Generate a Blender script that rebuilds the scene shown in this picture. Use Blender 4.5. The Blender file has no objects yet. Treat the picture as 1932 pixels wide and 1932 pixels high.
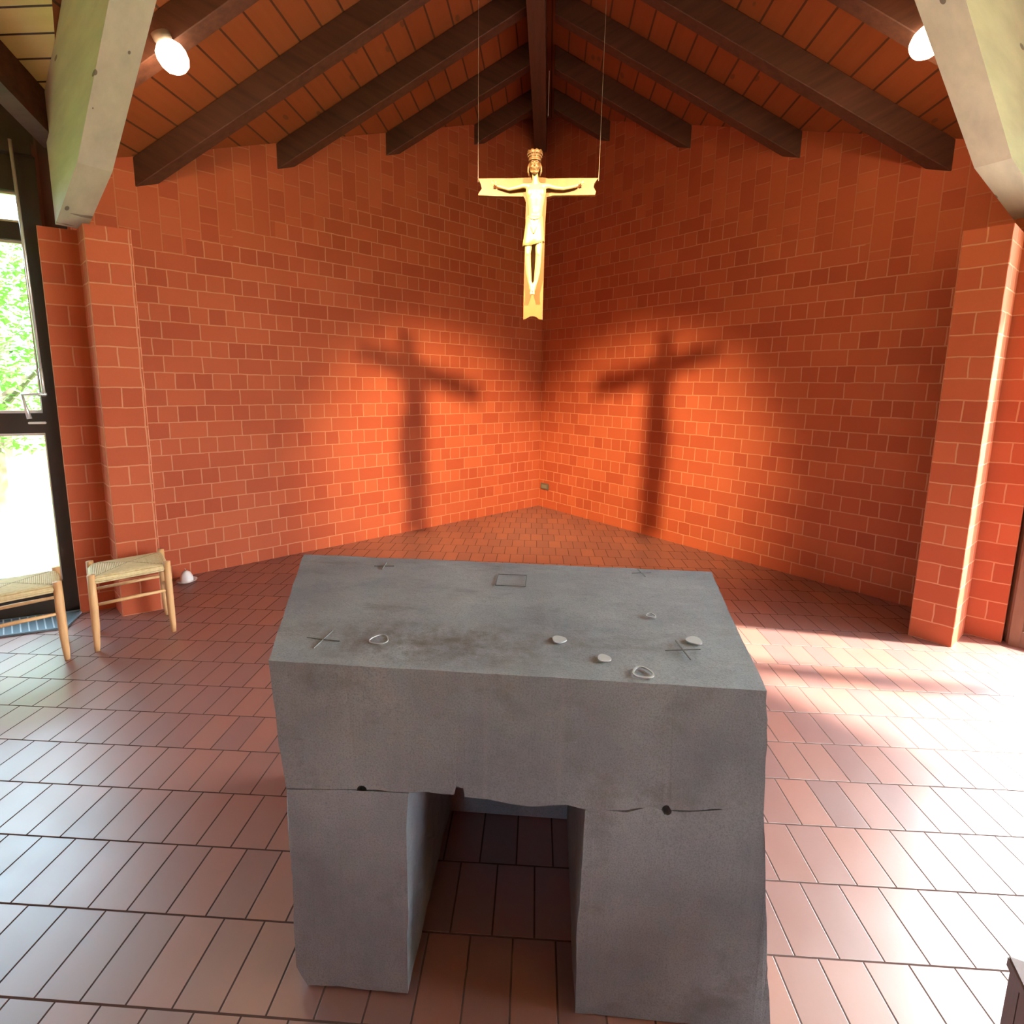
import bpy, bmesh, math, random
from mathutils import Vector, Matrix, noise
PI = math.pi
S = 2 ** -.5
scene = bpy.context.scene
col = scene.collection
rnd = random.Random(7)

# ------------------------------------------------------------------ helpers
def link(o, parent=None):
    col.objects.link(o)
    if parent is not None:
        o.parent = parent
    return o

def obj(name, bm, mat, parent=None, smooth=False, loc=None, rotz=None):
    me = bpy.data.meshes.new(name)
    bmesh.ops.recalc_face_normals(bm, faces=bm.faces)
    bm.to_mesh(me)
    bm.free()
    if mat is not None:
        me.materials.append(mat)
    if smooth:
        for p in me.polygons:
            p.use_smooth = True
    o = bpy.data.objects.new(name, me)
    link(o, parent)
    if loc is not None:
        o.location = loc
    if rotz is not None:
        o.rotation_euler = (0, 0, rotz)
    return o

def thing(name, label, cat, loc=(0, 0, 0), rotz=0, group=None):
    o = bpy.data.objects.new(name, None)
    link(o)
    o.empty_display_size = .1
    o.location = loc
    o.rotation_euler = (0, 0, rotz)
    return tag(o, label, cat, group)

def tag(o, label, cat, group=None, kind=None):
    o['label'] = label
    o['category'] = cat
    if group:
        o['group'] = group
    if kind:
        o['kind'] = kind
    return o

def struct(o, label=None):
    o['kind'] = 'structure'
    if label:
        o['label'] = label
    return o

def add_box(bm, a, b, mat=None):
    """axis box between corners a and b, optionally transformed"""
    vs = []
    for x in (a[0], b[0]):
        for y in (a[1], b[1]):
            for z in (a[2], b[2]):
                v = Vector((x, y, z))
                vs.append(bm.verts.new(mat @ v if mat else v))
    for f in ((0, 1, 3, 2), (4, 6, 7, 5), (0, 4, 5, 1), (2, 3, 7, 6), (0, 2, 6, 4), (1, 5, 7, 3)):
        bm.faces.new([vs[i] for i in f])
    return vs

def box(a, b, bev=0.0, mat=None):
    bm = bmesh.new()
    add_box(bm, a, b, mat)
    if bev:
        bmesh.ops.bevel(bm, geom=bm.edges[:], offset=bev, segments=2, affect='EDGES')
    return bm

def add_prism(bm, poly, axis_vec):
    """poly: list of Vector (planar), extruded by axis_vec"""
    a = [bm.verts.new(Vector(p)) for p in poly]
    b = [bm.verts.new(Vector(p) + Vector(axis_vec)) for p in poly]
    bm.faces.new(a)
    bm.faces.new(b[::-1])
    n = len(a)
    for i in range(n):
        bm.faces.new([a[i], a[(i + 1) % n], b[(i + 1) % n], b[i]])

def frame_of(d):
    d = Vector(d).normalized()
    ref = Vector((0, 0, 1)) if abs(d.z) < .9 else Vector((1, 0, 0))
    s = d.cross(ref).normalized()
    return s, s.cross(d).normalized()

def add_tube(bm, pts, rads, seg=12, cap=True, flat=None):
    """tube along pts; rads scalar or list; flat = list of (ra, rb) in fixed axes"""
    pts = [Vector(p) for p in pts]
    if not isinstance(rads, (list, tuple)):
        rads = [rads] * len(pts)
    rings = []
    for i, p in enumerate(pts):
        d = (pts[min(i + 1, len(pts) - 1)] - pts[max(i - 1, 0)])
        s, t = frame_of(d)
        if flat is not None:
            s, t = flat
        r = rads[i]
        ra, rb = r if isinstance(r, (list, tuple)) else (r, r)
        rings.append([bm.verts.new(p + s * ra * math.cos(2 * PI * k / seg) + t * rb * math.sin(2 * PI * k / seg)) for k in range(seg)])
    for a, b in zip(rings, rings[1:]):
        for k in range(seg):
            bm.faces.new([a[k], a[(k + 1) % seg], b[(k + 1) % seg], b[k]])
    if cap:
        bm.faces.new(rings[0][::-1])
        bm.faces.new(rings[-1])

def tube(pts, rads, seg=12):
    bm = bmesh.new()
    add_tube(bm, pts, rads, seg)
    return bm

def lathe(profile, seg=32, cx=0, cy=0):
    bm = bmesh.new()
    rings = []
    for r, z in profile:
        if r < 1e-5:
            rings.append([bm.verts.new((cx, cy, z))])
        else:
            rings.append([bm.verts.new((cx + r * math.cos(2 * PI * k / seg), cy + r * math.sin(2 * PI * k / seg), z)) for k in range(seg)])
    for a, b in zip(rings, rings[1:]):
        for k in range(seg):
            k2 = (k + 1) % seg
            if len(a) == 1 and len(b) == 1:
                continue
            if len(a) == 1:
                bm.faces.new([a[0], b[k], b[k2]])
            elif len(b) == 1:
                bm.faces.new([a[k], a[k2], b[0]])
            else:
                bm.faces.new([a[k], a[k2], b[k2], b[k]])
    return bm

# ------------------------------------------------------------------ materials
def nodes_of(name):
    m = bpy.data.materials.new(name)
    m.use_nodes = True
    nt = m.node_tree
    return m, nt, nt.nodes['Principled BSDF']

class NB:
    def __init__(self, nt):
        self.nt = nt
    def n(self, t, **kw):
        nd = self.nt.nodes.new(t)
        for k, v in kw.items():
            setattr(nd, k, v)
        return nd
    def l(self, a, b):
        self.nt.links.new(a, b)
    def math(self, op, a, b=None, c=None):
        nd = self.n('ShaderNodeMath', operation=op)
        for i, v in enumerate((a, b, c)):
            if v is None:
                continue
            if isinstance(v, (int, float)):
                nd.inputs[i].default_value = v
            else:
                self.l(v, nd.inputs[i])
        return nd.outputs[0]
    def noise(self, vec, scale, detail=4, rough=.5):
        nd = self.n('ShaderNodeTexNoise')
        nd.inputs['Scale'].default_value = scale
        nd.inputs['Detail'].default_value = detail
        nd.inputs['Roughness'].default_value = rough
        if vec is not None:
            self.l(vec, nd.inputs['Vector'])
        return nd.outputs['Fac']
    def ramp(self, fac, stops):
        nd = self.n('ShaderNodeValToRGB')
        el = nd.color_ramp.elements
        while len(el) < len(stops):
            el.new(.5)
        for e, (p, c) in zip(el, stops):
            e.position = p
            e.color = (*c, 1) if len(c) == 3 else c
        self.l(fac, nd.inputs[0])
        return nd.outputs[0]
    def mix(self, fac, a, b, blend='MIX'):
        nd = self.n('ShaderNodeMix', data_type='RGBA', blend_type=blend)
        if isinstance(fac, (int, float)):
            nd.inputs[0].default_value = fac
        else:
            self.l(fac, nd.inputs[0])
        for i, v in ((6, a), (7, b)):
            if isinstance(v, (tuple, list)):
                nd.inputs[i].default_value = (*v, 1) if len(v) == 3 else v
            else:
                self.l(v, nd.inputs[i])
        return nd.outputs[2]
    def mixf(self, fac, a, b):
        nd = self.n('ShaderNodeMix', data_type='FLOAT')
        self.l(fac, nd.inputs[0])
        for i, v in ((2, a), (3, b)):
            if isinstance(v, (int, float)):
                nd.inputs[i].default_value = v
            else:
                self.l(v, nd.inputs[i])
        return nd.outputs[0]
    def comb(self, x, y, z=0.0):
        nd = self.n('ShaderNodeCombineXYZ')
        for i, v in enumerate((x, y, z)):
            if isinstance(v, (int, float)):
                nd.inputs[i].default_value = v
            else:
                self.l(v, nd.inputs[i])
        return nd.outputs[0]
    def objc(self):
        tc = self.n('ShaderNodeTexCoord')
        sp = self.n('ShaderNodeSeparateXYZ')
        self.l(tc.outputs['Object'], sp.inputs[0])
        return tc.outputs['Object'], sp.outputs[0], sp.outputs[1], sp.outputs[2]
    def bump(self, h, strength, dist, bsdf):
        nd = self.n('ShaderNodeBump')
        nd.inputs['Strength'].default_value = strength
        nd.inputs['Distance'].default_value = dist
        self.l(h, nd.inputs['Height'])
        self.l(nd.outputs[0], bsdf.inputs['Normal'])

def setp(b, rough=.5, metal=0, spec=.5):
    b.inputs['Roughness'].default_value = rough
    b.inputs['Metallic'].default_value = metal
    b.inputs['Specular IOR Level'].default_value = spec

BR_A, BR_B, MORT = (.52, .120, .050), (.41, .080, .034), (.60, .24, .135)

def brick_mat(name, xs, zs, soldier=None, hoff=.5, side=False, bw=.25, a=BR_A, b=BR_B, mort=MORT):
    """English bond of square-headed bricks, 25 cm stretchers, 12.5 cm courses.
    xs: joint shift along the wall; zs: course shift; soldier=(c0, slope, tshift): upper zone laid on end"""
    m, nt, p = nodes_of(name)
    q = NB(nt)
    vec, x, y, z = q.objc()
    if side:
        g = q.n('ShaderNodeNewGeometry')
        vt = q.n('ShaderNodeVectorTransform', vector_type='NORMAL', convert_from='WORLD', convert_to='OBJECT')
        q.l(g.outputs['True Normal'], vt.inputs[0])
        sp = q.n('ShaderNodeSeparateXYZ')
        q.l(vt.outputs[0], sp.inputs[0])
        isx = q.math('GREATER_THAN', q.math('ABSOLUTE', sp.outputs[0]), .7)
        x = q.mixf(isx, x, y)
    wob = q.math('MULTIPLY', q.math('SUBTRACT', q.noise(vec, 9, 2), .5), .012)
    xx = q.math('ADD', q.math('SUBTRACT', x, xs), wob)
    zz = q.math('ADD', q.math('ADD', z, zs), wob)
    def brick(v, mort=mort):
        t = q.n('ShaderNodeTexBrick', offset=hoff, offset_frequency=2, squash=.5, squash_frequency=2)
        t.inputs['Color1'].default_value = (*a, 1)
        t.inputs['Color2'].default_value = (*b, 1)
        t.inputs['Mortar'].default_value = (*mort, 1)
        t.inputs['Scale'].default_value = 1
        t.inputs['Mortar Size'].default_value = .0048
        t.inputs['Mortar Smooth'].default_value = .35
        t.inputs['Bias'].default_value = 0
        t.inputs['Brick Width'].default_value = bw
        t.inputs['Row Height'].default_value = .125
        q.l(v, t.inputs['Vector'])
        return t
    b1 = brick(q.comb(xx, q.math('ADD', zz, 5.0)))
    colr, fac = b1.outputs['Color'], b1.outputs['Fac']
    if soldier:
        c0, sl, ts = soldier
        b2 = brick(q.comb(q.math('ADD', zz, .06), q.math('ADD', q.math('SUBTRACT', x, ts), 5.0)), (.53, .165, .08))
        zb = q.math('SUBTRACT', c0, q.math('MULTIPLY', x, sl))
        zb = q.math('MULTIPLY', q.math('ROUND', q.math('DIVIDE', zb, .125)), .125)
        zb = q.math('SUBTRACT', zb, zs)
        up = q.math('GREATER_THAN', z, zb)
        colr = q.mix(up, colr, b2.outputs['Color'])
        fac = q.mixf(up, fac, b2.outputs['Fac'])
    big = q.noise(vec, 2.3, 5, .6)
    colr = q.mix(q.math('MULTIPLY', big, .55), colr, q.mix(1, colr, (.72, .66, .62), 'MULTIPLY'))
    fine = q.noise(vec, 60, 4, .7)
    colr = q.mix(q.math('MULTIPLY', fine, .35), colr, q.mix(1, colr, (.8, .75, .72), 'MULTIPLY'))
    q.l(colr, p.inputs['Base Color'])
    setp(p, .82, 0, .25)
    h = q.math('ADD', q.math('MULTIPLY', q.math('SUBTRACT', 1.0, fac), 1.0), q.math('MULTIPLY', fine, .25))
    q.bump(h, .55, .006, p)
    return m

def tile_mat():
    m, nt, p = nodes_of('floor_tiles')
    q = NB(nt)
    vec, x, y, z = q.objc()
    a = .022
    x0, y0 = -1.288 - 12, -5.219 + .022 * .64
    cx = q.math('ADD', q.math('MULTIPLY', q.math('SUBTRACT', x, x0), math.cos(a)), q.math('MULTIPLY', q.math('SUBTRACT', y, y0), math.sin(a)))
    cy = q.math('ADD', q.math('MULTIPLY', q.math('SUBTRACT', x, -.65), -math.sin(a)), q.math('MULTIPLY', q.math('SUBTRACT', y, y0), math.cos(a)))
    t = q.n('ShaderNodeTexBrick', offset=.5, offset_frequency=2, squash=1, squash_frequency=2)
    for nm, v in (('Color1', (.30, .12, .088, 1)), ('Color2', (.205, .095, .085, 1)), ('Mortar', (.10, .06, .05, 1))):
        t.inputs[nm].default_value = v
    for nm, v in (('Scale', 1), ('Mortar Size', .0030), ('Mortar Smooth', .3), ('Brick Width', .12), ('Row Height', .217), ('Bias', 0)):
        t.inputs[nm].default_value = v
    q.l(q.comb(cx, q.math('ADD', cy, .217 * 40)), t.inputs['Vector'])
    c = t.outputs['Color']
    n1 = q.noise(vec, 3.2, 4, .6)
    c = q.mix(q.math('MULTIPLY', n1, .5), c, q.mix(1, c, (.75, .75, .85), 'MULTIPLY'))
    n2 = q.noise(vec, 90, 3, .6)
    c = q.mix(q.math('MULTIPLY', n2, .25), c, q.mix(1, c, (.7, .7, .7), 'MULTIPLY'))
    q.l(c, p.inputs['Base Color'])
    setp(p, .36, 0, .9)
    p.inputs['IOR'].default_value = 1.9
    q.l(q.math('MULTIPLY', q.math('SUBTRACT', 1.0, t.outputs['Fac']), .9), p.inputs['Specular IOR Level'])
    r = q.math('ADD', q.math('MULTIPLY', q.noise(vec, 7, 3), .12), .31)
    q.l(q.math('MAXIMUM', r, q.math('MULTIPLY', t.outputs['Fac'], .8)), p.inputs['Roughness'])
    q.bump(q.math('ADD', q.math('SUBTRACT', 1.0, t.outputs['Fac']), q.math('MULTIPLY', n2, .06)), .6, .004, p)
    return m

def plank_mat(name, base, dark, axis, width=.15, shift=0.0, joint=(.05, .02, .01)):
    """tongue and groove boards, seams every `width` across `axis` (0:x 1:y)"""
    m, nt, p = nodes_of(name)
    q = NB(nt)
    vec, x, y, z = q.objc()
    across, along = (x, y) if axis == 0 else (y, x)
    u = q.math('DIVIDE', q.math('ADD', across, 20 + shift), width)
    cell = q.math('FLOOR', u)
    fr = q.math('FRACT', u)
    edge = q.math('MINIMUM', fr, q.math('SUBTRACT', 1.0, fr))
    seam = q.math('LESS_THAN', edge, .04)
    wn = q.n('ShaderNodeTexWhiteNoise', noise_dimensions='1D')
    q.l(cell, wn.inputs['W'])
    gv = q.comb(q.math('MULTIPLY', across, 26), q.math('ADD', q.math('MULTIPLY', along, 1.6), q.math('MULTIPLY', wn.outputs[0], 40)), 0)
    grain = q.noise(gv, 1.0, 5, .6)
    c = q.mix(grain, base, dark)
    c = q.mix(q.math('MULTIPLY', wn.outputs[0], .35), c, q.mix(1, c, (.7, .62, .55), 'MULTIPLY'))
    vo = q.n('ShaderNodeTexVoronoi')
    vo.inputs['Scale'].default_value = 1
    q.l(q.comb(q.math('MULTIPLY', across, 7), q.math('MULTIPLY', along, 3.2), 0), vo.inputs['Vector'])
    knot = q.math('LESS_THAN', vo.outputs['Distance'], .11)
    c = q.mix(q.math('MULTIPLY', knot, .7), c, (.12, .04, .015))
    c = q.mix(seam, c, joint)
    q.l(c, p.inputs['Base Color'])
    setp(p, .6, 0, .3)
    q.bump(q.math('ADD', q.math('SUBTRACT', 1.0, seam), q.math('MULTIPLY', grain, .15)), .5, .006, p)
    return m

def wood_mat(name, c1, c2, rough=.6, scale=(1.5, 18, 18), knots=0.0, bump=.25, spec=.35):
    m, nt, p = nodes_of(name)
    q = NB(nt)
    vec, x, y, z = q.objc()
    v = q.comb(q.math('MULTIPLY', x, scale[0]), q.math('MULTIPLY', y, scale[1]), q.math('MULTIPLY', z, scale[2]))
    g = q.noise(v, 1.0, 6, .62)
    c = q.mix(q.ramp(g, [(.3, (0, 0, 0)), (.7, (1, 1, 1))]), c1, c2)
    if knots:
        vo = q.n('ShaderNodeTexVoronoi')
        vo.inputs['Scale'].default_value = 1
        q.l(q.comb(q.math('MULTIPLY', x, 2.6), q.math('MULTIPLY', y, 9), q.math('MULTIPLY', z, 9)), vo.inputs['Vector'])
        k = q.math('LESS_THAN', vo.outputs['Distance'], .09)
        c = q.mix(q.math('MULTIPLY', k, knots), c, (.08, .05, .035))
        w = q.n('ShaderNodeTexNoise')
        w.inputs['Scale'].default_value = 1
        w.inputs['Detail'].default_value = 3
        q.l(q.comb(q.math('MULTIPLY', x, 16), q.math('MULTIPLY', y, 3.5), q.math('MULTIPLY', z, 3.5)), w.inputs['Vector'])
        k2 = q.math('GREATER_THAN', w.outputs['Fac'], .73)
        c = q.mix(q.math('MULTIPLY', k2, knots * .8), c, (.10, .065, .045))
    q.l(c, p.inputs['Base Color'])
    setp(p, rough, 0, spec)
    q.bump(g, bump, .004, p)
    return m

def plain(name, c, rough=.5, metal=0, spec=.5, nz=0.0, nscale=40):
    m, nt, p = nodes_of(name)
    q = NB(nt)
    vec, x, y, z = q.objc()
    n = q.noise(vec, nscale, 4, .6)
    cc = q.mix(q.math('MULTIPLY', n, .4), c, tuple(v * .75 for v in c))
    q.l(cc, p.inputs['Base Color'])
    setp(p, rough, metal, spec)
    if nz:
        q.bump(n, nz, .003, p)
    return m

def emit(name, c, s):
    m, nt, p = nodes_of(name)
    p.inputs['Base Color'].default_value = (*c, 1)
    p.inputs['Emission Color'].default_value = (*c, 1)
    p.inputs['Emission Strength'].default_value = s
    return m

def stone_mat(name='altar_stone', base=(.140, .160, .182), light=(.265, .285, .30), dark=(.075, .077, .08)):
    m, nt, p = nodes_of(name)
    q = NB(nt)
    vec, x, y, z = q.objc()
    n1 = q.noise(vec, 2.2, 6, .62)
    c = q.mix(q.ramp(n1, [(.35, (0, 0, 0)), (.7, (1, 1, 1))]), base, light)
    n2 = q.noise(vec, 240, 3, .75)
    c = q.mix(q.math('MULTIPLY', q.ramp(n2, [(.45, (0, 0, 0)), (.75, (1, 1, 1))]), .75), c, dark)
    n3 = q.noise(vec, 34, 5, .75)
    c = q.mix(q.math('MULTIPLY', q.math('GREATER_THAN', n3, .69), .55), c, (.34, .34, .34))
    # worn dark stains
    n4 = q.noise(q.comb(q.math('MULTIPLY', x, 1.6), q.math('MULTIPLY', y, 4.5), q.math('MULTIPLY', z, 2)), 2.1, 7, .7)
    c = q.mix(q.math('MULTIPLY', q.ramp(n4, [(.54, (0, 0, 0)), (.68, (1, 1, 1))]), .55), c, (.075, .07, .06))
    # stained patch near the front edge of the table, left of the middle
    dx = q.math('DIVIDE', q.math('ADD', x, .22), .42)
    dy = q.math('DIVIDE', q.math('SUBTRACT', y, .13), .13)
    rad = q.math('ADD', q.math('MULTIPLY', dx, dx), q.math('MULTIPLY', dy, dy))
    near = q.math('MAXIMUM', q.math('SUBTRACT', 1.0, rad), 0.0)
    ontop = q.math('GREATER_THAN', z, .85)
    sp_ = q.ramp(q.noise(vec, 24, 6, .75), [(.40, (0, 0, 0)), (.62, (1, 1, 1))])
    c = q.mix(q.math('MULTIPLY', q.math('MULTIPLY', near, ontop), q.math('MULTIPLY', sp_, .85)), c, (.07, .062, .05))
    # pale vertical runs
    n5 = q.noise(q.comb(q.math('MULTIPLY', x, 34), q.math('MULTIPLY', y, 2), q.math('MULTIPLY', z, .8)), 1, 3, .5)
    c = q.mix(q.math('MULTIPLY', q.ramp(n5, [(.62, (0, 0, 0)), (.74, (1, 1, 1))]), .3), c, (.22, .22, .24))
    q.l(c, p.inputs['Base Color'])
    setp(p, .5, 0, .6)
    q.bump(q.math('ADD', q.math('MULTIPLY', n2, .6), n3), .35, .003, p)
    return m

def glass_mat():
    m = bpy.data.materials.new('window_glass')
    m.use_nodes = True
    nt = m.node_tree
    nt.nodes.clear()
    q = NB(nt)
    out = q.n('ShaderNodeOutputMaterial')
    tr = q.n('ShaderNodeBsdfTransparent')
    tr.inputs[0].default_value = (.95, .98, .96, 1)
    gl = q.n('ShaderNodeBsdfGlossy')
    gl.inputs['Roughness'].default_value = .02
    fr = q.n('ShaderNodeFresnel')
    fr.inputs[0].default_value = 1.45
    mx = q.n('ShaderNodeMixShader')
    ge = q.n('ShaderNodeNewGeometry')
    q.l(q.math('MULTIPLY', fr.outputs[0], q.math('SUBTRACT', 1.0, ge.outputs['Backfacing'])), mx.inputs[0])
    q.l(tr.outputs[0], mx.inputs[1])
    q.l(gl.outputs[0], mx.inputs[2])
    q.l(mx.outputs[0], out.inputs[0])
    return m

def rush_mat():
    m, nt, p = nodes_of('rush_weave')
    q = NB(nt)
    vec, x, y, z = q.objc()
    ax = q.math('DIVIDE', q.math('ABSOLUTE', x), .19)
    ay = q.math('DIVIDE', q.math('ABSOLUTE', y), .16)
    mx = q.math('MAXIMUM', ax, ay)
    w = q.math('SINE', q.math('MULTIPLY', mx, 150))
    strand = q.noise(q.comb(q.math('MULTIPLY', x, 60), q.math('MULTIPLY', y, 60), 0), 1, 4, .6)
    c = q.mix(strand, (.80, .64, .36), (.48, .34, .15))
    diag = q.math('LESS_THAN', q.math('ABSOLUTE', q.math('SUBTRACT', ax, ay)), .03)
    c = q.mix(q.math('MULTIPLY', diag, .6), c, (.16, .09, .04))
    q.l(c, p.inputs['Base Color'])
    setp(p, .7, 0, .4)
    q.bump(w, .6, .004, p)
    return m

M = {}
M['brickL'] = brick_mat('brick_left_wall', .185, .019, (4.02, .39, .01))
M['brickR'] = brick_mat('brick_right_wall', .079, .144, (4.0, .39, .02))
M['brickP'] = brick_mat('brick_pillar', 0.0, .125, None, hoff=0, side=True, bw=.216)
M['brickB'] = brick_mat('brick_back_wall', 0.0, .0, None, side=True)
M['tile'] = tile_mat()
M['boardx'] = plank_mat('ceiling_boards_apse', (.30, .078, .022), (.22, .05, .013), 0, .15, .05, joint=(.085, .026, .010))  # pine boards, warm lamp and brick bounce light put into the red colour
M['boardy'] = plank_mat('ceiling_boards_transept', (.80, .64, .27), (.66, .48, .18), 1, .10, .03)  # same pine, coloured pale yellow to carry the garden daylight
M['rafter'] = wood_mat('dark_stained_rafter', (.11, .040, .022), (.06, .022, .012), .62, (1.5, 22, 22))
M['glulam'] = wood_mat('weathered_pale_beam', (.52, .44, .34), (.40, .335, .26), .6, (2.2, 10, 10), knots=.8)
M['frame'] = wood_mat('dark_window_frame', (.035, .026, .020), (.022, .017, .013), .5, (8, 8, 1.5))
M['framebr'] = wood_mat('brown_window_frame', (.24, .12, .075), (.17, .08, .05), .5, (8, 8, 1.5))
M['stone'] = stone_mat()
M['stonedark'] = plain('incised_groove', (.11, .108, .105), .8)
M['wax'] = plain('wax_mark', (.36, .37, .37), .5, nz=.1)
M['metal'] = plain('brushed_metal', (.72, .72, .72), .3, .6)
M['grille'] = plain('grille_slat', (.16, .22, .26), .45, .3)
M['grillel'] = plain('grille_bar', (.55, .62, .66), .35, .5)
M['chairwood'] = wood_mat('beech_stool_wood', (.62, .36, .17), (.50, .27, .115), .5, (30, 30, 3))
M['rush'] = rush_mat()
M['white'] = plain('white_ceramic', (.72, .66, .62), .35)
M['wick'] = plain('candle_wick', (.35, .3, .25), .8)
M['glass'] = glass_mat()
M['gold'] = plain('gilded_wood', (.30, .215, .09), .42, .2, .5, nz=.12, nscale=55)
M['gold_shaded'] = plain('gilded_head_shaded', (.12, .056, .022), .45, .3, .5, nz=.15, nscale=60)  # gilding darkened in colour for the shade above the spot beams
M['crossw'] = wood_mat('cross_board_wood', (.165, .050, .008), (.12, .034, .005), .5, (12, 12, 4))
M['wire'] = plain('steel_wire', (.42, .30, .26), .5, .6)
M['bulb'] = emit('lamp_bulb_glow', (1.0, .80, .55), 16)
M['lampmetal'] = plain('lamp_holder', (.25, .18, .14), .5, .4)
M['grass'] = plain('lawn', (.16, .36, .05), .9, nz=.4, nscale=12)
M['paving'] = plain('terrace_paving', (.62, .60, .56), .8, nz=.1, nscale=8)
M['leaf'] = plain('leaves', (.14, .30, .06), .55, nscale=3)
M['bark'] = plain('bark', (.14, .10, .07), .9, nz=.5)
M['dkwood'] = wood_mat('dark_bench_wood', (.15, .085, .075), (.10, .055, .05), .5, (10, 10, 2))
M['plaster'] = plain('wall_head_mortar', (.34, .22, .16), .9)
M['socket'] = plain('grey_socket_cover', (.13, .11, .085), .5)

# ------------------------------------------------------------------ camera (f, pitch, yaw, roll solved from the brick courses)
def setup_camera():
    yaw, pitch, roll = -.0704, .1439, .0148
    C = Vector((.097, -6.3969, 1.5479))
    fwd = Vector((math.sin(yaw) * math.cos(pitch), math.cos(yaw) * math.cos(pitch), -math.sin(pitch)))
    right = Vector((math.cos(yaw), -math.sin(yaw), 0))
    up = right.cross(fwd)
    r2 = right * math.cos(roll) + up * math.sin(roll)
    u2 = up * math.cos(roll) - right * math.sin(roll)
    cam = bpy.data.cameras.new('camera')
    cam.sensor_width = 36
    cam.sensor_fit = 'HORIZONTAL'
    cam.lens = 944.07 / 1932 * 36
    cam.shift_y = -(966 - 864.23) / 1932
    cam.clip_start = .05
    cam.clip_end = 300
    o = bpy.data.objects.new('camera', cam)
    col.objects.link(o)
    mm = Matrix((r2, u2, -fwd)).transposed().to_4x4()
    mm.translation = C
    o.matrix_world = mm
    scene.camera = o
setup_camera()

# ------------------------------------------------------------------ room shell
ZR, SL, YC = 4.67, .555, -6.2       # board underside at the ridges, roof slope, crossing of the ridges

def board_z(x, y):
    """underside of the roof boards: two crossing gables"""
    return ZR - SL * min(abs(x), abs(y - YC))

def build_floor():
    bm = bmesh.new()
    poly = [(0, .24), (-6.5, YC), (0, -12.7), (6.5, YC)]
    add_prism(bm, [Vector((x, y, -.12)) for x, y in poly], (0, 0, .12))
    struct(obj('floor', bm, M['tile']))
    # outdoor ground
    bm = bmesh.new()
    add_prism(bm, [Vector(p) for p in ((-60, -60, -.3), (60, -60, -.3), (60, 60, -.3), (-60, 60, -.3))], (0, 0, .16))
    struct(obj('ground', bm, M['grass']))
    bm = bmesh.new()
    add_prism(bm, [Vector(p) for p in ((3.2, -3.1, -.13), (6.8, -6.7, -.13), (12, -2, -.13), (8.4, 1.8, -.13))], (0, 0, .08))
    struct(obj('terrace', bm, M['paving']))  # unseen pale paving, added to brighten the right side
    bm = bmesh.new()
    add_prism(bm, [Vector(p) for p in ((-3.2, -3.15, -.13), (-6.8, -6.6, -.13), (-7.5, -5.9, -.13), (-3.9, -2.45, -.13))], (0, 0, .08))
    struct(obj('terrace', bm, M['paving']))
build_floor()

def wall_slab(name, mat, t0, t1, thick, loc, rotz, outsign, nseg=1, zb=0.0):
    """wall along local +x; top follows the roof boards (sampled), outer face towards outsign*y"""
    bm = bmesh.new()
    rot = Matrix.Rotation(rotz, 3, 'Z')
    n = max(2, nseg)
    rows = []
    for i in range(n + 1):
        t = t0 + (t1 - t0) * i / n
        col_ = []
        for off in (0, outsign * thick):
            w = rot @ Vector((t, off, 0)) + Vector(loc)
            zt = board_z(w.x, w.y) if abs(off) < 1e-6 or True else 0
            col_.append((bm.verts.new((t, off, zb)), bm.verts.new((t, off, zt - .002))))
        rows.append(col_)
    for a, b in zip(rows, rows[1:]):
        bm.faces.new([a[0][0], b[0][0], b[0][1], a[0][1]])
        bm.faces.new([a[1][0], a[1][1], b[1][1], b[1][0]])
        bm.faces.new([a[0][1], b[0][1], b[1][1], a[1][1]])
        bm.faces.new([a[0][0], a[1][0], b[1][0], b[0][0]])
    for e in (rows[0], rows[-1]):
        bm.faces.new([e[0][0], e[0][1], e[1][1], e[1][0]])
    return struct(obj(name, bm, mat, loc=loc, rotz=rotz))

wall_slab('wall_left', M['brickL'], 0, 4.42, .24, (0, 0, 0), math.radians(225), -1, 12)
wall_slab('wall_right', M['brickR'], 0, 4.30, .24, (0, 0, 0), math.radians(-45), 1, 12)
# corner filler behind the two walls
bm = bmesh.new()
add_prism(bm, [Vector((0, 0, 0)), Vector((-.17, .17, 0)), Vector((0, .34, 0)), Vector((.17, .17, 0))], (0, 0, 4.5))
struct(obj('wall_corner', bm, M['brickB']))

def ceiling(name, mat, tri):
    """tri: three (x, y) corners of one roof plane; underside follows board_z"""
    bm = bmesh.new()
    lo = [bm.verts.new((x, y, z)) for x, y, z in tri]
    hi = [bm.verts.new((x, y, z + .05)) for x, y, z in tri]
    bm.faces.new(lo)
    bm.faces.new(hi[::-1])
    for i in range(3):
        j = (i + 1) % 3
        bm.faces.new([lo[i], lo[j], hi[j], hi[i]])
    return struct(obj(name, bm, mat))
E_ = 3.35
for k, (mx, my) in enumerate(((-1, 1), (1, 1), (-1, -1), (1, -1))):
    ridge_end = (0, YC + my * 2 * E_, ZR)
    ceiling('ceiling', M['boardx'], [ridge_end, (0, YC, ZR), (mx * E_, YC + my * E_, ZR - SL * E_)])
    ceiling('ceiling', M['boardy'], [(mx * 2 * E_, YC, ZR), (0, YC, ZR), (mx * E_, YC + my * E_, ZR - SL * E_)])

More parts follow.
